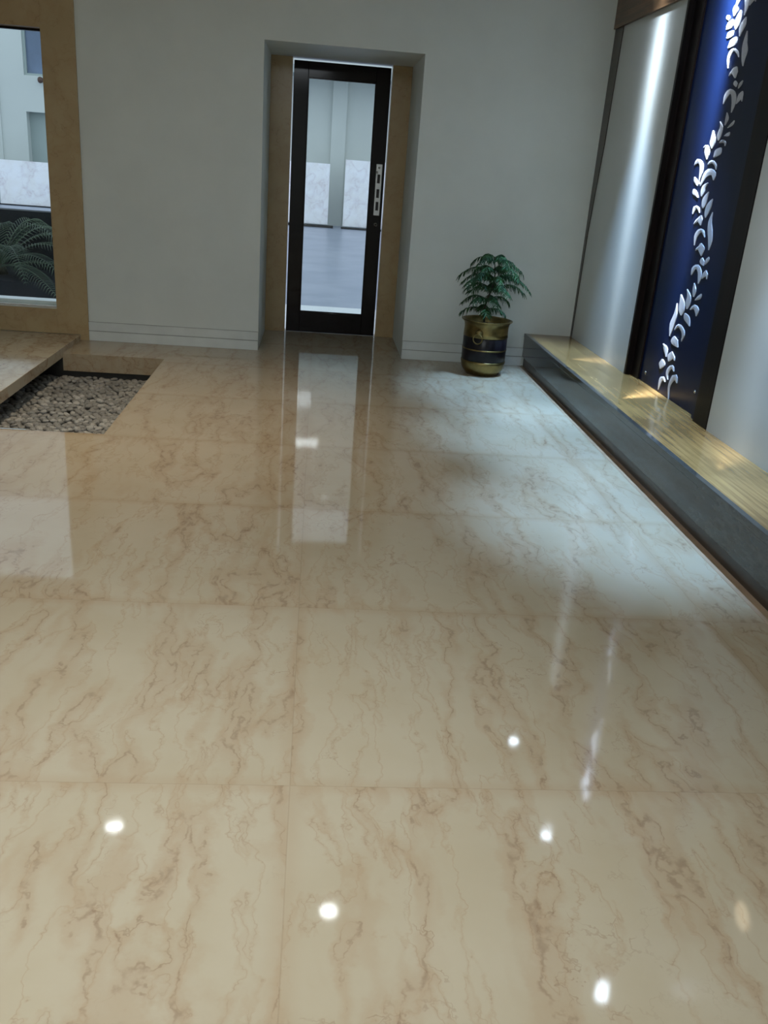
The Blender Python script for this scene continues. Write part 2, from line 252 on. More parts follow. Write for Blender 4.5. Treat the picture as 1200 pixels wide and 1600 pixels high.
def glass(name, tint=(.93, .97, .96), ior=1.32):
    k = NT(name); t = k.t
    tr = k.n('ShaderNodeBsdfTransparent', Color=(*tint, 1)); gl = k.n('ShaderNodeBsdfGlossy', Roughness=.01)
    fr = k.n('ShaderNodeFresnel', IOR=ior); mx = k.n('ShaderNodeMixShader')
    k.l(fr.outputs[0], mx.inputs[0]); k.l(tr.outputs[0], mx.inputs[1]); k.l(gl.outputs[0], mx.inputs[2])
    k.l(mx.outputs[0], t.nodes['Material Output'].inputs['Surface']); return k.m
def emis(name, c, s):
    k = NT(name); k.b.inputs['Base Color'].default_value = (*c, 1)
    k.b.inputs['Emission Color'].default_value = (*c, 1); k.b.inputs['Emission Strength'].default_value = s; return k.m
def streaked(name, c1, c2, rough, axis='y', spec=.5, sc_=(22, .8, 22)):
    k = NT(name); P = k.tc.outputs['Object']
    n1 = k.noise(k.vmath('MULTIPLY', P, sc_), 1.6, 6, .6)
    n2 = k.noise(P, 3, 4)
    c = k.mix(k.ramp(n1, .3, .7), c1, c2); c = k.mix(k.math('MULTIPLY', k.ramp(n2, .4, .7), .4), c, tuple(x*.6 for x in c2))
    k.l(c, k.b.inputs['Base Color']); k.b.inputs['Roughness'].default_value = rough; k.b.inputs['Specular IOR Level'].default_value = spec; return k.m

M = {}
M['floor'] = marble('cream_marble', (.335, .282, .203), (.25, .155, .082), (.15, .085, .05), tile=(1.49, .955, .01+1.49, 5.43+.955*10), rough=.048, sx=3.3, sy=.62, wobble=.22, str_=.62, spec=.28)
M['ledge'] = marble('cream_marble_ledge', (.40, .35, .26), (.28, .18, .10), (.17, .1, .055), rough=.06)
M['brown'] = marble('brown_marble', (.42, .31, .165), (.34, .20, .09), (.22, .13, .06), rough=.25, sx=2, sy=2, bandw=1.5, str_=.5)
M['wall'] = plain('grey_painted_plaster', (.67, .70, .665), .55, var=.02, scale=2.5, bump=.06)
M['base'] = plain('pale_grey_skirting', (.66, .69, .67), .35, var=.03)
M['groove'] = plain('groove_shade', (.34, .35, .33), .6)
M['rwall'] = plain('lacquered_wall_panel', (.50, .52, .50), .24, var=.015, scale=1.5, spec=.55)
M['ceil'] = plain('white_ceiling', (.62, .61, .58), .8, var=.01)
M['wood'] = streaked('brown_wood_frieze', (.16, .085, .04), (.07, .035, .016), .35, sc_=(18, 1.2, 30))
M['darkwood'] = streaked('dark_polished_wood', (.008, .004, .005), (.005, .003, .004), .10, spec=.22, sc_=(25, 25, 1.0))
M['blackframe'] = streaked('black_brown_frame', (.014, .009, .008), (.006, .005, .005), .35, spec=.12, sc_=(25, 25, 1.0))
M['panel'] = plain('black_glossy_panel', (.0025, .007, .030), .30, var=.02, scale=4, spec=.16)
M['inlay'] = plain('mother_of_pearl_inlay', (.44, .45, .50), .3, var=.03, scale=60)
M['ptop'] = streaked('golden_brown_stone_top', (.30, .175, .062), (.165, .092, .033), .13, spec=.36, sc_=(26, 1.0, 26))
M['riser'] = streaked('dark_grey_granite', (.060, .055, .048), (.035, .031, .027), .10, sc_=(3, 8, 30))
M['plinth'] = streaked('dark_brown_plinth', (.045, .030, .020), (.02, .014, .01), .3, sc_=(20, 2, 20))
M['border'] = plain('reddish_stone_border', (.33, .23, .15), .12, var=.05, scale=12)
M['brass'] = plain('aged_brass', (.30, .225, .09), .34, metal=1, var=.16, scale=9, bump=.25)
M['potblack'] = plain('black_enamel', (.008, .006, .009), .3, var=.1, spec=.3)
M['soil'] = plain('dark_soil', (.035, .022, .014), .95, var=.2, scale=50, bump=.8)
M['trunk'] = plain('brown_green_bark', (.045, .040, .022), .8, var=.2, scale=40, bump=.4)
M['pine'] = plain('pine_needle_green', (.030, .085, .022), .6, spec=.25, c2=(.010, .036, .014), scale=18)
M['palm'] = plain('palm_leaf_green', (.045, .085, .035), .45, c2=(.008, .028, .014), scale=5)
M['pebble'] = plain('grey_pebble', (.25, .24, .215), .6, c2=(.12, .115, .105), scale=5, bump=.3)
M['pebble2'] = plain('pale_grey_pebble', (.38, .365, .33), .6, c2=(.22, .215, .20), scale=5, bump=.3)
M['pitdark'] = plain('dark_pit_lining', (.03, .028, .024), .8)
M['steel'] = plain('brushed_steel', (.55, .56, .58), .25, metal=1, var=.03, scale=30)
M['black'] = plain('black_slot', (.006, .006, .007), .5)
M['glass'] = glass('clear_glass')
M['doorglass'] = glass('door_glass', ior=1.6)
M['facade'] = plain('pale_facade_plaster', (.60, .63, .60), .8, var=.02, scale=.8)
M['niche'] = plain('grey_green_niche', (.36, .42, .40), .7, var=.02, scale=.8)
M['bluepane'] = plain('blue_grey_glazing', (.16, .22, .33), .3, var=.1, scale=1.5)
M['board'] = marble('white_marble_board', (.93, .92, .97), (.66, .60, .66), (.6, .5, .52), rough=.35, sx=.8, sy=.8, bandw=.7, str_=.6)
M['pave'] = plain('blue_grey_paving', (.33, .36, .46), .30, c2=(.24, .27, .37), scale=1.3)
M['threshold'] = plain('white_marble_threshold', (.85, .86, .88), .3, var=.02)
M['hedge'] = plain('near_black_planter', (.007, .009, .014), .6, spec=.15)
M['knob'] = plain('rust_brown_metal', (.10, .05, .035), .5)
M['trimw'] = plain('polished_metal', (.75, .75, .76), .15, metal=1, var=.01)

# ---------------------------------------------------------------- setting: floor, pit, walls, ceiling
XW = 2.127; XRL = -.4486; XRR = .7288; ZR = 2.258; YD = .94; XS = -1.8545; XP = -1.1107; YB = -.553; YF = -2.5375
fl = MB(); fl.box(-5, 1.70, -10.5, YF, -.13, 0); fl.box(XP, 1.70, YF, 0, -.13, 0); fl.box(XS, XP, YB, 0, -.13, 0); fl.box(XRL, XRR, 0, YD+.05, -.13, 0)
struct(fl.build('floor', M['floor']), 'polished cream marble floor with rust veins', 'floor')
struct(B(1.70, 1.754, -10.5, 0, -.13, .001).build('trim_1', M['border']), 'thin reddish stone border along the raised ledge', 'trim')
pt = MB(); pt.box(-5, XP+.12, YF-.12, YB+.12, -.34, -.30)
pt.box(XP+.02, XP+.12, YF-.12, YB+.12, -.30, -.131); pt.box(-5, XP+.02, YB+.02, YB+.12, -.30, -.131); pt.box(-5, XS-.001, YB, -.001, -.131, -.034); pt.box(-5, XP+.02, YF-.12, YF-.02, -.30, -.131); pt.box(-2.6, -2.4, YF-.02, YB+.02, -.30, -.034)
struct(pt.build('trim_2', M['pitdark']), 'dark sunken pit lining under the pebbles', 'pit')
struct(B(-1.93, -1.52, YF-.006, YF+.004, -.03, .004).build('pit_edge_highlight', M['trimw']), 'thin metal strip standing in for a highlight on the near pit edge', 'trim')  # pale metal strip imitates a lamp highlight on the pit edge

T = .16
bw = MB()
WX0, WX1, WZ0, WZ1 = -3.9, -2.027, .235, 2.204
bw.box(-5.1, WX0-.03, 0, T, -.13, CEIL); bw.box(WX0-.03, WX1+.03, 0, T, -.13, WZ0-.03); bw.box(WX0-.03, WX1+.03, 0, T, WZ1+.03, CEIL)
bw.box(WX1+.03, XRL, 0, T, -.13, CEIL); bw.box(XRL, XRR, 0, T, ZR, CEIL); bw.box(XRR, XW+.3, 0, T, -.13, CEIL)
# recess cheeks and head running back to the door
bw.box(XRL-.12, XRL, T, YD+.12, -.13, ZR+.12); bw.box(XRR, XRR+.12, T, YD+.12, -.13, ZR+.12); bw.box(XRL, XRR, T, YD+.12, ZR, ZR+.12)
struct(bw.build('wall_back', M['wall']), 'grey painted back wall with deep door recess', 'wall')
DX0, DX1, DZ = -.258, .551, 2.236; G = .012
ck = MB(); ck.box(XRL, DX0-G, YD, YD+.12, 0, ZR); ck.box(DX1+G, XRR, YD, YD+.12, 0, ZR)
struct(ck.build('trim_4', M['brown'], bevel=.002), 'brown marble cladding on both sides of the glass door', 'trim')
# window casing
cs = MB(); CO = .24
cs.box(WX1, -1.788, -.022, 0, .0425, 2.47+.25); cs.box(WX0-CO, WX0, -.022, 0, .0425, 2.72); cs.box(WX0, WX1, -.022, 0, .0425, WZ0); cs.box(WX0, WX1, -.022, 0, WZ1, 2.72)
cs.box(WX1, WX1+.03, 0, .15, WZ0-.03, WZ1+.03); cs.box(WX0-.03, WX0, 0, .15, WZ0-.03, WZ1+.03); cs.box(WX0, WX1, 0, .15, WZ0-.03, WZ0); cs.box(WX0, WX1, 0, .15, WZ1, WZ1+.03)
cs.box(-1.8545, -1.788, -.022, 0, .0, .0425)
wn = struct(cs.build('window_1', M['brown'], bevel=.002), 'large window in a brown marble surround', 'window')
B(WX0, WX1, .10, .106, WZ0, WZ1).build('pane', M['glass'], wn)
B(WX0+.001, WX1-.001, .075, .099, WZ0, WZ0+.006).build('pane_seal', M['threshold'], wn)
B(WX0+.001, WX1-.001, .08, .12, WZ1-.014, WZ1).build('head_shadow', M['blackframe'], wn)  # black strip stands in for the shadow line under the window head
# skirting, two tiers with a groove
def skirt(nm, x0, x1, y0, y1, ax, lab):
    b = MB()
    if ax == 'x': b.box(x0, x1, y0, y1, 0, .074); b.box(x0, x1, y0+.004, y1, .074, .080); b.box(x0, x1, y0, y1, .080, .146)
    else: b.box(x0, x1, y0, y1, 0, .074); b.box(x0+.0, x1, y0, y1, .080, .146)
    o = struct(b.build(nm, M['base'], bevel=.0015), lab, 'skirting')
    B(x0+.001, x1-.001, y0+.003, y0+.0039, .0742, .0798).build('groove', M['groove'], o)  # darker strip puts the shade into the groove
    B(x0+.001, x1-.001, y0+.004, y1-.0005, .1461, .149).build('groove', M['groove'], o)  # second shade line, along the top of the skirting
    return o
skirt('baseboard_back_left', -1.788, XRL, -.014, 0, 'x', 'grey stone skirting between the window and the door recess')
skirt('baseboard_back_right', XRR, 1.7375, -.014, 0, 'x', 'grey stone skirting between the door recess and the ledge')
# other walls, out of frame, seen only in reflections and bounce light
struct(B(-5.1, -5, -10.5, 0, -.13, CEIL).build('wall_left', M['wall']), 'plain grey left wall', 'wall')
struct(B(-5.1, XW+.3, -10.6, -10.5, -.13, CEIL).build('wall_rear', M['wall']), 'plain grey wall behind the viewer', 'wall')
struct(B(-5.1, XW+.3, -10.6, T, CEIL, CEIL+.1).build('ceiling', M['ceil']), 'white ceiling with recessed lamps', 'ceiling')
# right wall with a recess for the carved panel
PY0, PY1, PX = -2.78, -1.39, 2.176
ZP = .268
rw = MB(); rw.box(XW, XW+.2, PY1, 0, ZP, CEIL); rw.box(XW, XW+.2, -10.5, PY0, ZP, CEIL); rw.box(PX+.03, XW+.2, PY0, PY1, ZP, CEIL); rw.box(XW, XW+.2, -10.5, 0, -.13, ZP-.012)
rw.box(XW, XW+.2, -10.5, PY0, ZP-.012, ZP); rw.box(XW, XW+.2, PY1, 0, ZP-.012, ZP)
struct(rw.build('wall_right', M['rwall']), 'pale semi-gloss right wall lit by spotlights', 'wall')
fz = MB(); fz.box(XW-.02, XW, -1.39, 0, 2.53, CEIL)
fz.build('trim_5', M['wood']); struct(bpy.data.objects['trim_5'], 'brown wood frieze high on the right wall', 'trim')
# dark tapering strip drawn as the shadow gap between the back wall and the right wall lining
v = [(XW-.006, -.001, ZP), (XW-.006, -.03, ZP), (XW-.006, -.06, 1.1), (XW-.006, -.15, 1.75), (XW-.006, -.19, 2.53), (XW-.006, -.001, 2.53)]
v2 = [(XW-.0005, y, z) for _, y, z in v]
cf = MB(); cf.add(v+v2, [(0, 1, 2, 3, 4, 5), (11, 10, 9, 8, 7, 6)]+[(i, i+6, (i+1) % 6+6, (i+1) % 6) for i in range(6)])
struct(cf.build('corner_shadow_gap', M['plinth']), 'dark strip standing in for the tapering shadow gap beside the back wall', 'trim')

# ---------------------------------------------------------------- raised ledge along the right wall
pl = thing('raised_ledge', 'long low dark granite ledge with golden brown top along the right wall', 'ledge', (1.95, -5, 0))
B(1.7375, XW-.001, -9.5, -.001, .236, ZP).build('ledge_top', M['ptop'], pl, bevel=.003)
B(1.7375, XW-.001, -9.5, -.001, .078, .2355).build('riser', M['riser'], pl, bevel=.002)
B(1.755, XW-.001, -9.5, -.001, .0, .0775).build('plinth', M['plinth'], pl)
nb = B(1.7345, 1.765, -9.5, -.001, .2365, ZP+.0012).build('edge_nosing', M['riser'], pl, bevel=.002)

# ---------------------------------------------------------------- window ledge slab
B(-4.99, XS, YF, -.023, -.032, .041).build('window_ledge', M['ledge'], bevel=.003)
tag(bpy.data.objects['window_ledge'], 'low cream marble slab under the window overhanging the pebble pit', 'ledge')

# ---------------------------------------------------------------- glass door
dr = thing('door_1', 'dark wood framed glass door at the end of the recess', 'door', ((DX0+DX1)/2, YD+.03, .004)); dr['kind'] = 'structure'
y0, y1 = YD+.01, YD+.055; GX0, GX1, GZ0, GZ1 = -.137, .431, .186, 2.113
B(DX0, GX0, y0, y1, .004, DZ).build('hinge_stile', M['darkwood'], dr, bevel=.003)
B(GX1, DX1, y0, y1, .004, DZ).build('lock_stile', M['darkwood'], dr, bevel=.003)
B(GX0, GX1, y0, y1, .004, GZ0).build('bottom_rail', M['darkwood'], dr, bevel=.003)
B(GX0, GX1, y0, y1, GZ1, DZ).build('top_rail', M['darkwood'], dr, bevel=.003)
B(GX0-.005, GX1+.005, y0+.018, y0+.026, GZ0-.005, GZ1+.005).build('pane', M['doorglass'], dr)
bd = MB()
bd.box(GX0, GX0+.008, y0+.004, y0+.017, GZ0, GZ1); bd.box(GX1-.008, GX1, y0+.004, y0+.017, GZ0, GZ1); bd.box(GX0+.008, GX1-.008, y0+.004, y0+.017, GZ0, GZ0+.008); bd.box(GX0+.008, GX1-.008, y0+.004, y0+.017, GZ1-.008, GZ1)
bd.build('glazing_bead', M['darkwood'], dr)
lp = B(.476, .530, y0-.007, y0-.0005, 1.06, 1.485).build('lock_plate', M['steel'], dr, bevel=.003)
for z in (1.365, 1.245, 1.14):
    B(.491, .515, y0-.0095, y0-.0075, z-.036, z+.036).build('slot', M['black'], lp, bevel=.001)
hd = MB(); hd.tube([(.485, y0-.006, 1.42), (.485, y0-.04, 1.42), (.485, y0-.045, 1.41)], .006); hd.tube([(.502, y0-.008, 1.455), (.502, y0-.022, 1.455)], .009)
hd.build('turn_knob', M['steel'], lp)
cy = MB(); cy.tube([(.502, y0+.001, .985), (.502, y0-.008, .985)], .017, 20); kc = cy.build('lock_cylinder', M['steel'], dr)
cy = MB(); cy.tube([(.502, y0-.0085, .985), (.502, y0-.010, .985)], .008, 16); cy.build('keyhole', M['black'], kc)

# ---------------------------------------------------------------- carved black panel
pn = thing('carved_wall_panel', 'tall black glossy wall panel with a trailing white leaf inlay', 'wall panel', (PX, -2.05, ZP))
B(XW, PX+.029, PY0+.001, PY1-.001, ZP-.0115, ZP).build('sill', M['ptop'], pn)
B(PX, PX+.029, PY0+.002, PY1-.002, ZP+.001, CEIL-.002).build('backing', M['panel'], pn)
B(XW-.004, PX-.001, PY1-.032, PY1-.001, ZP+.001, CEIL-.002).build('frame', M['blackframe'], pn, bevel=.002)
B(XW-.004, PX-.001, PY0+.002, -2.60, ZP+.001, CEIL-.002).build('frame', M['blackframe'], pn, bevel=.002)
B(XW+.012, PX-.001, -2.598, -2.535, ZP+.001, CEIL-.002).build('frame_inner_strip', M['panel'], pn, bevel=.002)
B(PX-.012, PX-.001, -1.56, PY1-.034, ZP+.001, CEIL-.002).build('side_strip', M['blackframe'], pn)
UPPER = [[q + ((75, 470)[k % 2]) for k, q in enumerate(row)] for row in LEAVES[:16]]
for row in LEAVES + UPPER:
    pts = [(row[i]/1000, row[i+1]/1000) for i in range(0, len(row), 2)]
    A_ = pts[0::2]; C_ = pts[1::2]; n = len(A_)
    vs = []; fs = []
    for (a, c) in zip(A_, C_):
        m = ((a[0]+c[0])/2, (a[1]+c[1])/2)
        vs += [(PX-.0005, *a), (PX-.004, a[0]*.9+m[0]*.1, a[1]*.9+m[1]*.1), (PX-.0055, *m), (PX-.004, c[0]*.9+m[0]*.1, c[1]*.9+m[1]*.1), (PX-.0005, *c)]
    for i in range(n-1):
        for j in range(4): fs.append((i*5+j, i*5+j+1, i*5+j+6, i*5+j+5))
        fs.append((i*5+4, i*5, i*5+5, i*5+9))
    fs += [(4, 3, 2, 1, 0), tuple((n-1)*5+j for j in range(5))]
    mb = MB(); mb.add(vs, fs); mb.build('leaf_inlay', M['inlay'], pn)
for (y, z) in ((-1.66, .335), (-2.45, .40)):
    mb = MB(); mb.add([], []); mb.tube([(PX-.0006, y, z), (PX-.006, y, z), (PX-.009, y, z)], [.011, .011, .006], 14); mb.build('steel_stud', M['steel'], pn)['label'] = 'small shiny steel stud'

# ---------------------------------------------------------------- brass planter and pine
px, py = 1.335, -.40
pot = thing('brass_planter', 'round brass planter with black bands standing by the back wall', 'plant pot', (px, py, 0))
K = 1.0
pb = MB(); pb.lathe([(.0, .0), (.118, .0), (.125, .006), (.150, .03), (.166, .06), (.172, .095), (.174, .112), (.168, .114), (.0, .114)], (px, py, 0), 48); pb.build('brass_base', M['brass'], pot)
pb = MB(); pb.lathe([(.166, .1125), (.171, .116), (.172, .2), (.171, .292), (.166, .296)], (px, py, 0), 48); pb.build('black_band', M['potblack'], pot)
pb = MB(); pb.lathe([(.1715, .198), (.1745, .201), (.1745, .206), (.1715, .209)], (px, py, 0), 48); pb.build('band_ring', M['brass'], pot)
pb = MB(); pb.lathe([(.168, .296), (.173, .298), (.171, .33), (.170, .37), (.174, .395), (.186, .412), (.196, .418), (.197, .424), (.190, .426), (.178, .415), (.164, .39), (.160, .33)], (px, py, 0), 48); pb.build('brass_collar', M['brass'], pot)
sl = MB(); rs = []
for j in range(9):
    r = .163*(1-j/8); rs.append([(px+r*math.cos(2*math.pi*i/28), py+r*math.sin(2*math.pi*i/28), .375+.022*(1-r/.163)+random.uniform(-.004, .006)) for i in range(28)])
vs = [p for ring in rs for p in ring]; fs = [(j*28+i, j*28+(i+1) % 28, (j+1)*28+(i+1) % 28, (j+1)*28+i) for j in range(8) for i in range(28)]
sl.add(vs, fs, True); sl.build('soil', M['soil'], pot)
ha = R(-118); hx, hy = px+.172*math.cos(ha), py+.172*math.sin(ha)
bs = MB(); dx, dy = math.cos(ha), math.sin(ha)
bs.tube([(hx-dx*.006, hy-dy*.006, .335), (hx+dx*.008, hy+dy*.008, .335), (hx+dx*.018, hy+dy*.018, .333), (hx+dx*.024, hy+dy*.024, .33)], [.032, .03, .02, .006], 18)
boss = bs.build('handle_boss', M['brass'], pot)
rg = MB(); tx, ty = -dy, dx
rg.tube([(hx+dx*(.022)+tx*.036*math.sin(a), hy+dy*(.022)+ty*.036*math.sin(a), .295+.036*math.cos(a)) for a in [2*math.pi*i/28 for i in range(28)]], .0045, 8, True)
rg.build('ring_handle', M['brass'], boss)

pine = thing('potted_pine', 'small Norfolk pine with drooping tiers growing in the brass planter', 'plant', (px, py, .39))
tr = MB(); tp = [(px-.018*math.sin(i*.5)+(-.02+.03*i/14), py, .385+i*.51/14) for i in range(15)]
tr.tube(tp, [.009-.0055*i/14 for i in range(15)], 8); tr.build('trunk', M['trunk'], pine)
rnd = random.Random(3)
def tpos(z):
    f = max(0, min(13.99, (z-.385)/.51*14)); i = int(f); a = Vector(tp[i]); b = Vector(tp[i+1]); return a.lerp(b, f-i)
for z0, ln, nb_, rise in ((.50, .19, 4, .035), (.575, .21, 5, .04), (.655, .245, 5, .045), (.735, .28, 6, .045), (.79, .265, 6, .05), (.855, .19, 6, .05), (.885, .10, 4, .03)):
    ph = rnd.uniform(0, 6.28)
    for b in range(nb_):
        a = ph+2*math.pi*b/nb_+rnd.uniform(-.2, .2); L_ = ln*rnd.uniform(.85, 1.08); d = Vector((math.cos(a), math.sin(a), 0)); o = tpos(z0)
        rr = rise*rnd.uniform(.6, 1.3); dr_ = rnd.uniform(.06, .11)*L_/.25
        P = lambda t: o+d*L_*t+Vector((0, 0, rr*math.sin(t*2.2)-dr_*t**3.2))
        mb = MB(); mb.tube([P(t/9) for t in range(10)], [.0035*(1-.7*t/9) for t in range(10)], 5)
        nn = int(L_*95)
        side = d.cross(Vector((0, 0, 1)))
        for k_ in range(2, nn):
            t = k_/nn; p = P(t)
            for sg in (-1, 1):
                ln2 = rnd.uniform(.034, .064)*(1.15-.5*abs(t-.6))
                q = [p]
                dirv = side*sg*rnd.uniform(.45, .9)+d*rnd.uniform(.15, .5)+Vector((0, 0, rnd.uniform(-.2, .1)))
                for s_ in range(1, 4): q.append(p+dirv*ln2*s_/3+Vector((0, 0, -ln2*.75*(s_/3)**1.8)))
                mb.tube(q, [.0026, .0036, .0032, .0012], 4)
        mb.build('branch', M['pine'], pine)

# ---------------------------------------------------------------- pebbles in the pit
def pebble_mesh(seed, mat):
    r = random.Random(seed); mb = MB(); n = 10; m = 7; vs = [(0, 0, -1)]
    off = Vector((r.uniform(0, 50), r.uniform(0, 50), 0))
    for j in range(1, m):
        th = math.pi*j/m-math.pi/2
        for i in range(n):
            a = 2*math.pi*i/n; vs.append((math.cos(th)*math.cos(a), math.cos(th)*math.sin(a), math.sin(th)))
    vs.append((0, 0, 1)); sx, sy, sz = r.uniform(.85, 1.2), r.uniform(.7, .95), r.uniform(.5, .75)
    vs = [(lambda v: (v.x*sx, v.y*sy, v.z*sz))(Vector(v)*(1+.22*noise.noise(Vector(v)*1.3+off))) for v in vs]
    fs = [(0, 1+(i+1) % n, 1+i) for i in range(n)]
    for j in range(m-2):
        for i in range(n): fs.append((1+j*n+i, 1+j*n+(i+1) % n, 1+(j+1)*n+(i+1) % n, 1+(j+1)*n+i))
    L_ = len(vs)-1; fs += [(L_, L_-n+i, L_-n+(i+1) % n) for i in range(n)]
    return vs, fs
kinds = [pebble_mesh(100+i, None) for i in range(8)]
spots = []
sp = .047; j = 0; y = YF+.45
while y < YB-.02+.03:
    x = -2.02+(j % 2)*sp/2
    while x < XP-.045:
        spots.append((x+random.uniform(-.007, .007), y+random.uniform(-.007, .007))); x += sp
    y += sp*.87; j += 1
def vis(p):  # nearest the viewer and in the open first
    return (p[0] < -1.84 or p[0] > XP-.11 or p[1] < -2.08, p[1])
spots.sort(key=vis)
indiv, rest = spots[:300], spots[300:]
metas = []
for i, (vs, fs) in enumerate(kinds):
    me = bpy.data.meshes.new('pebble'); me.from_pydata([tuple(c for c in v) for v in vs], [], fs); me.update()
    me.polygons.foreach_set('use_smooth', [True]*len(fs)); me.materials.append(M['pebble'] if i % 3 else M['pebble2']); metas.append(me)
for (x, y) in indiv:
    o = bpy.data.objects.new('pebble', random.choice(metas)); s = random.uniform(.021, .0285); o.scale = (s, s, s); o.rotation_euler = (random.uniform(-.4, .4), random.uniform(-.4, .4), random.uniform(0, 6.28))
    o.location = (x, y, -.19+random.uniform(0, .02)); col.objects.link(o)
    tag(o, 'rounded grey pebble lying in the near part of the sunken floor pit', 'pebble', 'loose pebbles in the floor pit')
def pour(mb, x, y, z, s):
    vs, fs = random.choice(kinds); E = Matrix.Rotation(random.uniform(0, 6.28), 3, 'Z') @ Matrix.Rotation(random.uniform(-.4, .4), 3, 'X')
    mb.add([Vector((x, y, z))+E @ (Vector(v)*s) for v in vs], fs, True)
mb = MB()
for (x, y) in rest: pour(mb, x, y, -.19+random.uniform(0, .02), random.uniform(.021, .0285))
for (x, y) in spots: pour(mb, x+.02, y+.018, -.215, .023)
mb.box(-2.35, XP+.015, YF-.015, YB+.015, -.297, -.225)
y = YF+.03
while y < YF+.45:
    x = -2.0
    while x < XP-.03: pour(mb, x, y, -.205, .023); x += .045
    y += .04
tag(mb.build('pebble_bed', M['pebble']), 'bed of grey pebbles filling the far side and bottom of the pit', 'pebbles', kind='stuff')

# ---------------------------------------------------------------- outside
struct(B(-14, 8, T+1.1, 30, -.12, -.02).build('ground_outside', M['pave']), 'blue-grey paved yard beyond the glass', 'ground')
struct(B(XRL-.12, XRR+.12, YD+.13, 2.60, -.02, .0).build('trim_7', M['threshold']), 'white stone threshold outside the door', 'threshold')
bl = thing('building', 'pale plastered building across the yard', 'building', (-2, 17.5, -.02))
wl = MB(); FY = 17
wl.box(-14, -7.25, FY, FY+.4, -.02, 8); wl.box(-5.6, 8, FY, FY+.4, -.02, 8); wl.box(-7.25, -5.6, FY, FY+.4, 2.12, 2.93); wl.box(-7.25, -5.6, FY, FY+.4, 4.02, 8)
wl.box(-8.02, -7.86, FY-.03, FY, -.02, 8)
wl.build('wall', M['facade'], bl)
B(-7.25, -5.6, FY+.25, FY+.4, -.02, 2.12).build('door_niche', M['niche'], bl)
wf = MB(); wf.box(-7.25, -7.19, FY+.05, FY+.14, 2.93, 4.02); wf.box(-7.19, -5.6, FY+.05, FY+.14, 2.93, 2.98); wf.box(-7.19, -5.6, FY+.05, FY+.14, 3.97, 4.02); wf.box(-6.42, -6.36, FY+.05, FY+.14, 2.98, 3.97)
wf = wf.build('window', M['niche'], bl); B(-7.19, -5.6, FY+.12, FY+.16, 2.98, 3.97).build('pane', M['bluepane'], wf)
B(-2.5, 6, FY-.9, FY, 3.42, 3.6).build('shade_canopy', M['niche'], bl)  # eave added just above the view to shade the upper facade
pf = MB(); pf.box(.22, .58, FY-.12, FY, -.02, 3.42); pf.build('pilaster', M['facade'], bl)
kb = MB(); kb.tube([(-6.82, FY, 2.84), (-6.82, FY-.16, 2.84), (-6.82, FY-.2, 2.80)], [.05, .07, .05], 12); kb.build('wall_lamp', M['knob'], bl)
def board(x0, x1, zb, zt, y, lab):
    o = MB(); o.box(x0, x1, 0, .03, zb, zt); b = o.build('marble_slab', M['board']); b.location = (0, y, 0); b.rotation_euler = (R(-5), 0, 0)
    tag(b, lab, 'stone slab', 'white marble slabs leaning outside'); return b
board(-7.70, -6.30, .0, 1.0, 16.0, 'white marble slab leaning outside, seen through the large window')
board(-9.2, -7.76, .0, .98, 16.0, 'white marble slab leaning beyond the left edge of the window view')
board(-1.1, .22, .05, 1.47, 16.0, 'white veined marble slab outside, left one seen through the glass door')
board(.60, 1.9, .04, 1.60, 16.0, 'white marble slab outside, right one seen through the glass door')
bt = B(-1.1, .36, 15.80, 15.99, -.018, .035).build('timber_batten', M['hedge']); tag(bt, 'dark batten under the left marble slab beyond the door', 'batten')
bt = B(.56, 1.9, 15.84, 15.99, -.018, .02).build('timber_batten', M['hedge']); tag(bt, 'thin dark batten under the right marble slab beyond the door', 'batten')
bt = B(-9.2, -6.3, 15.80, 15.99, -.018, -.0).build('timber_batten', M['hedge']); tag(bt, 'dark batten under the slabs beyond the large window', 'batten')
struct(B(WX0-.02, WX1+.02, T+.001, .30, .19, WZ0+.028).build('trim_8', M['threshold']), 'bright white stone sill outside the window', 'sill')
plb = MB(); plb.box(-6, -1.6, 1.30, 2.24, -.02, .24)
tag(B(-6, -1.6, 2.25, 2.45, -.02, .80).build('garden_wall', M['hedge']), 'low near-black wall closing off the palm bed outside the window', 'wall')
tag(plb.build('planter_bed', M['hedge']), 'near-black planting bed under the palm outside the window', 'planter')
pm = thing('palm', 'low dark green palm with arching feathery fronds outside the window', 'plant', (-3.05, 1.75, .24))
rnd = random.Random(11)
stem = MB(); stem.tube([(-3.05, 1.75, .24), (-3.05, 1.75, .34)], [.09, .06], 12); stem.build('stem', M['trunk'], pm)
for a, L_, h in ((-12, 1.0, .32), (-30, .95, .22), (8, .95, .40), (-55, .8, .30), (30, .85, .45), (-80, .7, .25), (60, .8, .5), (-110, .7, .3), (100, .7, .45), (150, .8, .4), (200, .8, .35), (-20, .85, .50), (0, 1.05, .12), (-42, 1.0, .10)):
    a = R(a); d = Vector((math.cos(a), math.sin(a), 0)); side = d.cross(Vector((0, 0, 1))); o = Vector((-3.05, 1.75, .30))
    P = lambda t: o+d*L_*t+Vector((0, 0, h*math.sin(t*2.6)-.22*t*t))
    mb = MB(); mb.tube([P(t/12) for t in range(13)], [.007*(1-.8*t/12) for t in range(13)], 5)
    for k_ in range(4, 34):
        t = k_/34; p = P(t); tt = (P(min(t+.02, 1))-P(t-.02)).normalized(); ll = .17*math.sin(math.pi*min(1, .15+t*.85))+.02
        for sg in (-1, 1):
            dv = (side*sg*.8+tt*.55+Vector((0, 0, .12))).normalized(); e = p+dv*ll+Vector((0, 0, -.35*ll)); m_ = p+dv*ll*.5; wv = tt*.0045
            up_ = Vector((0, 0, .0015))
            mb.add([p-wv*.6, p+wv*.6, m_+wv, e, m_-wv, m_+up_*2], [(0, 1, 2, 5), (0, 5, 4), (5, 2, 3), (5, 3, 4)])
    mb.build('frond', M['palm'], pm)

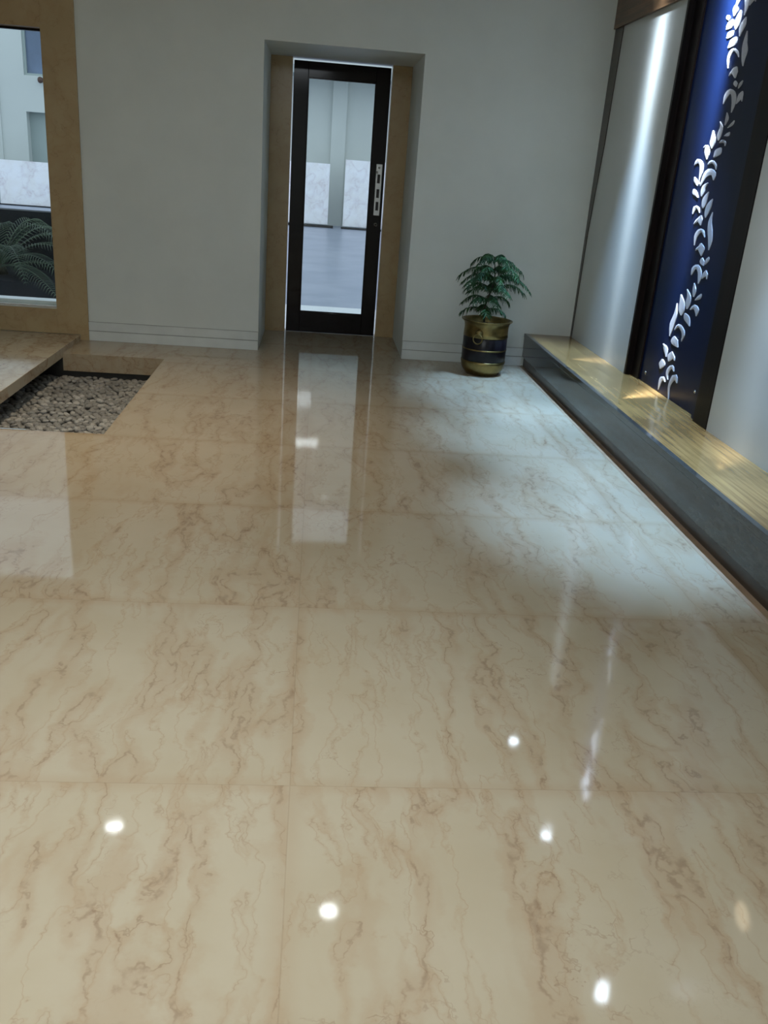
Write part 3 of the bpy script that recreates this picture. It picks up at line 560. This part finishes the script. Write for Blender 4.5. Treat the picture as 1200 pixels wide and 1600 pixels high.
# ---------------------------------------------------------------- lamps
def streak(t, c, power, turn, wide):
    # narrow wall-washing beam: a fan towards the wall (+x), strongest close to straight down
    ld = bpy.data.lights.new('wall_washer_beam', 'SPOT'); ld.energy = power*LS; ld.color = c; ld.spot_size = R(150); ld.spot_blend = .3; ld.shadow_soft_size = .012
    ld.use_nodes = True; nt = ld.node_tree; em = nt.nodes['Emission']
    tc = nt.nodes.new('ShaderNodeTexCoord'); sp = nt.nodes.new('ShaderNodeSeparateXYZ'); nt.links.new(tc.outputs['Normal'], sp.inputs[0])
    def m(op, a, b=None):
        o = nt.nodes.new('ShaderNodeMath'); o.operation = op
        for i, q in enumerate((a, b)):
            if q is None: continue
            if isinstance(q, (int, float)): o.inputs[i].default_value = q
            else: nt.links.new(q, o.inputs[i])
        return o.outputs[0]
    az = m('ABSOLUTE', m('ARCTAN2', sp.outputs[1], m('MULTIPLY', sp.outputs[0], STREAK_SIGN)))
    rad_ = m('SQRT', m('ADD', m('MULTIPLY', sp.outputs[0], sp.outputs[0]), m('MULTIPLY', sp.outputs[1], sp.outputs[1])))
    th = m('ARCTAN2', rad_, m('ABSOLUTE', sp.outputs[2]))
    g1 = m('EXPONENT', m('MULTIPLY', m('POWER', m('DIVIDE', az, .50 if turn < 10 else .27), 2), -1.0)); g2 = m('EXPONENT', m('MULTIPLY', m('POWER', m('DIVIDE', th, wide), 2), -1.0))
    nt.links.new(m('MULTIPLY', g1, g2), em.inputs['Strength'])
    lo = bpy.data.objects.new('wall_washer_beam', ld); col.objects.link(lo); lo.location = (0, 0, -.06); lo.rotation_euler = (0, 0, R(turn)); lo.parent = t
STREAK_SIGN = 1
for (lab, x, y, pw, c, ang, bl_, rad, tilt) in LAMPS:
    t = thing('ceiling_downlight', lab, 'ceiling lamp', (x, y, CEIL), 'recessed ceiling downlights')
    r = .058 if rad > .05 else .042
    mb = MB(); mb.lathe([(r, -.001), (r*1.35, -.001), (r*1.35, -.008), (r*1.05, -.012), (r, -.010), (r, -.001)], (x, y, CEIL), 32); mb.build('trim_ring', M['trimw'], t)
    mb = MB(); mb.lathe([(0, -.004), (r*.97, -.004), (r*.97, -.002), (0, -.002)], (x, y, CEIL), 32); mb.build('lens', emis('lamp_lens', c if c is not WARM else NEUT, 45), t)
    ld = bpy.data.lights.new('downlight_beam', 'SPOT'); ld.energy = pw*LS; ld.color = c; ld.spot_size = R(ang); ld.spot_blend = bl_; ld.shadow_soft_size = rad
    lo = bpy.data.objects.new('downlight_beam', ld); col.objects.link(lo); lo.location = (0, 0, -.08); lo.parent = t
    if rad < .05:
        streak(t, c, *tilt)
        ld = bpy.data.lights.new('narrow_beam', 'SPOT'); ld.energy = 2100*LS; ld.color = (.33, .60, 1.0); ld.spot_size = R(40); ld.spot_blend = 1.0; ld.shadow_soft_size = .02
        lo = bpy.data.objects.new('narrow_beam', ld); col.objects.link(lo); lo.location = (0, 0, -.08); lo.rotation_euler = (0, R(5), 0); lo.parent = t
def square(lab, x, y, wx, wy, c, s, e):
    t = thing('ceiling_panel_light', lab, 'ceiling lamp', (x, y, CEIL))
    mb = MB(); mb.box(x-wx/2-.02, x+wx/2+.02, y-wy/2-.02, y+wy/2+.02, CEIL-.012, CEIL-.001); mb.build('frame', M['trimw'], t)
    B(x-wx/2, x+wx/2, y-wy/2, y+wy/2, CEIL-.016, CEIL-.0125).build('diffuser', emis('panel_diffuser', c, s), t)
    ld = bpy.data.lights.new('panel_glow', 'AREA'); ld.shape = 'RECTANGLE'; ld.size = wx; ld.size_y = wy; ld.energy = e; ld.color = c
    lo = bpy.data.objects.new('panel_glow', ld); col.objects.link(lo); lo.location = (0, 0, -.03); lo.parent = t
square('rectangular ceiling light panel above the viewer', -.06, -5.45, .42, .30, NEUT, 50, 10*LS)
square('small square ceiling light panel right of the viewer', .98, -5.25, .10, .16, NEUT, 50, 2*LS)
square('large unseen fill light panel added at the rear of the room', -1.2, -8.4, 2.4, 1.2, (.86, .94, 1.0), 2.5, 175*LS)  # added fill, brightens the walls in place of daylight from behind

t = thing('wall_lamp', 'small unseen warm lamp added on the right wall for its floor reflection', 'wall lamp', (XW, -4.25, 1.637))  # out-of-view lamp added to give a warm oval reflection in the floor
mb = MB(); mb.tube([(XW-.001, -4.25, 1.637), (XW-.03, -4.25, 1.637), (XW-.036, -4.25, 1.637)], [.075, .075, .068], 28); mb.build('housing', M['trimw'], t)
mb = MB(); mb.tube([(XW-.0365, -4.25, 1.637), (XW-.042, -4.25, 1.637), (XW-.046, -4.25, 1.637)], [.064, .062, .045], 28); mb.build('lens', emis('warm_lens', (1, .82, .55), 6), t)
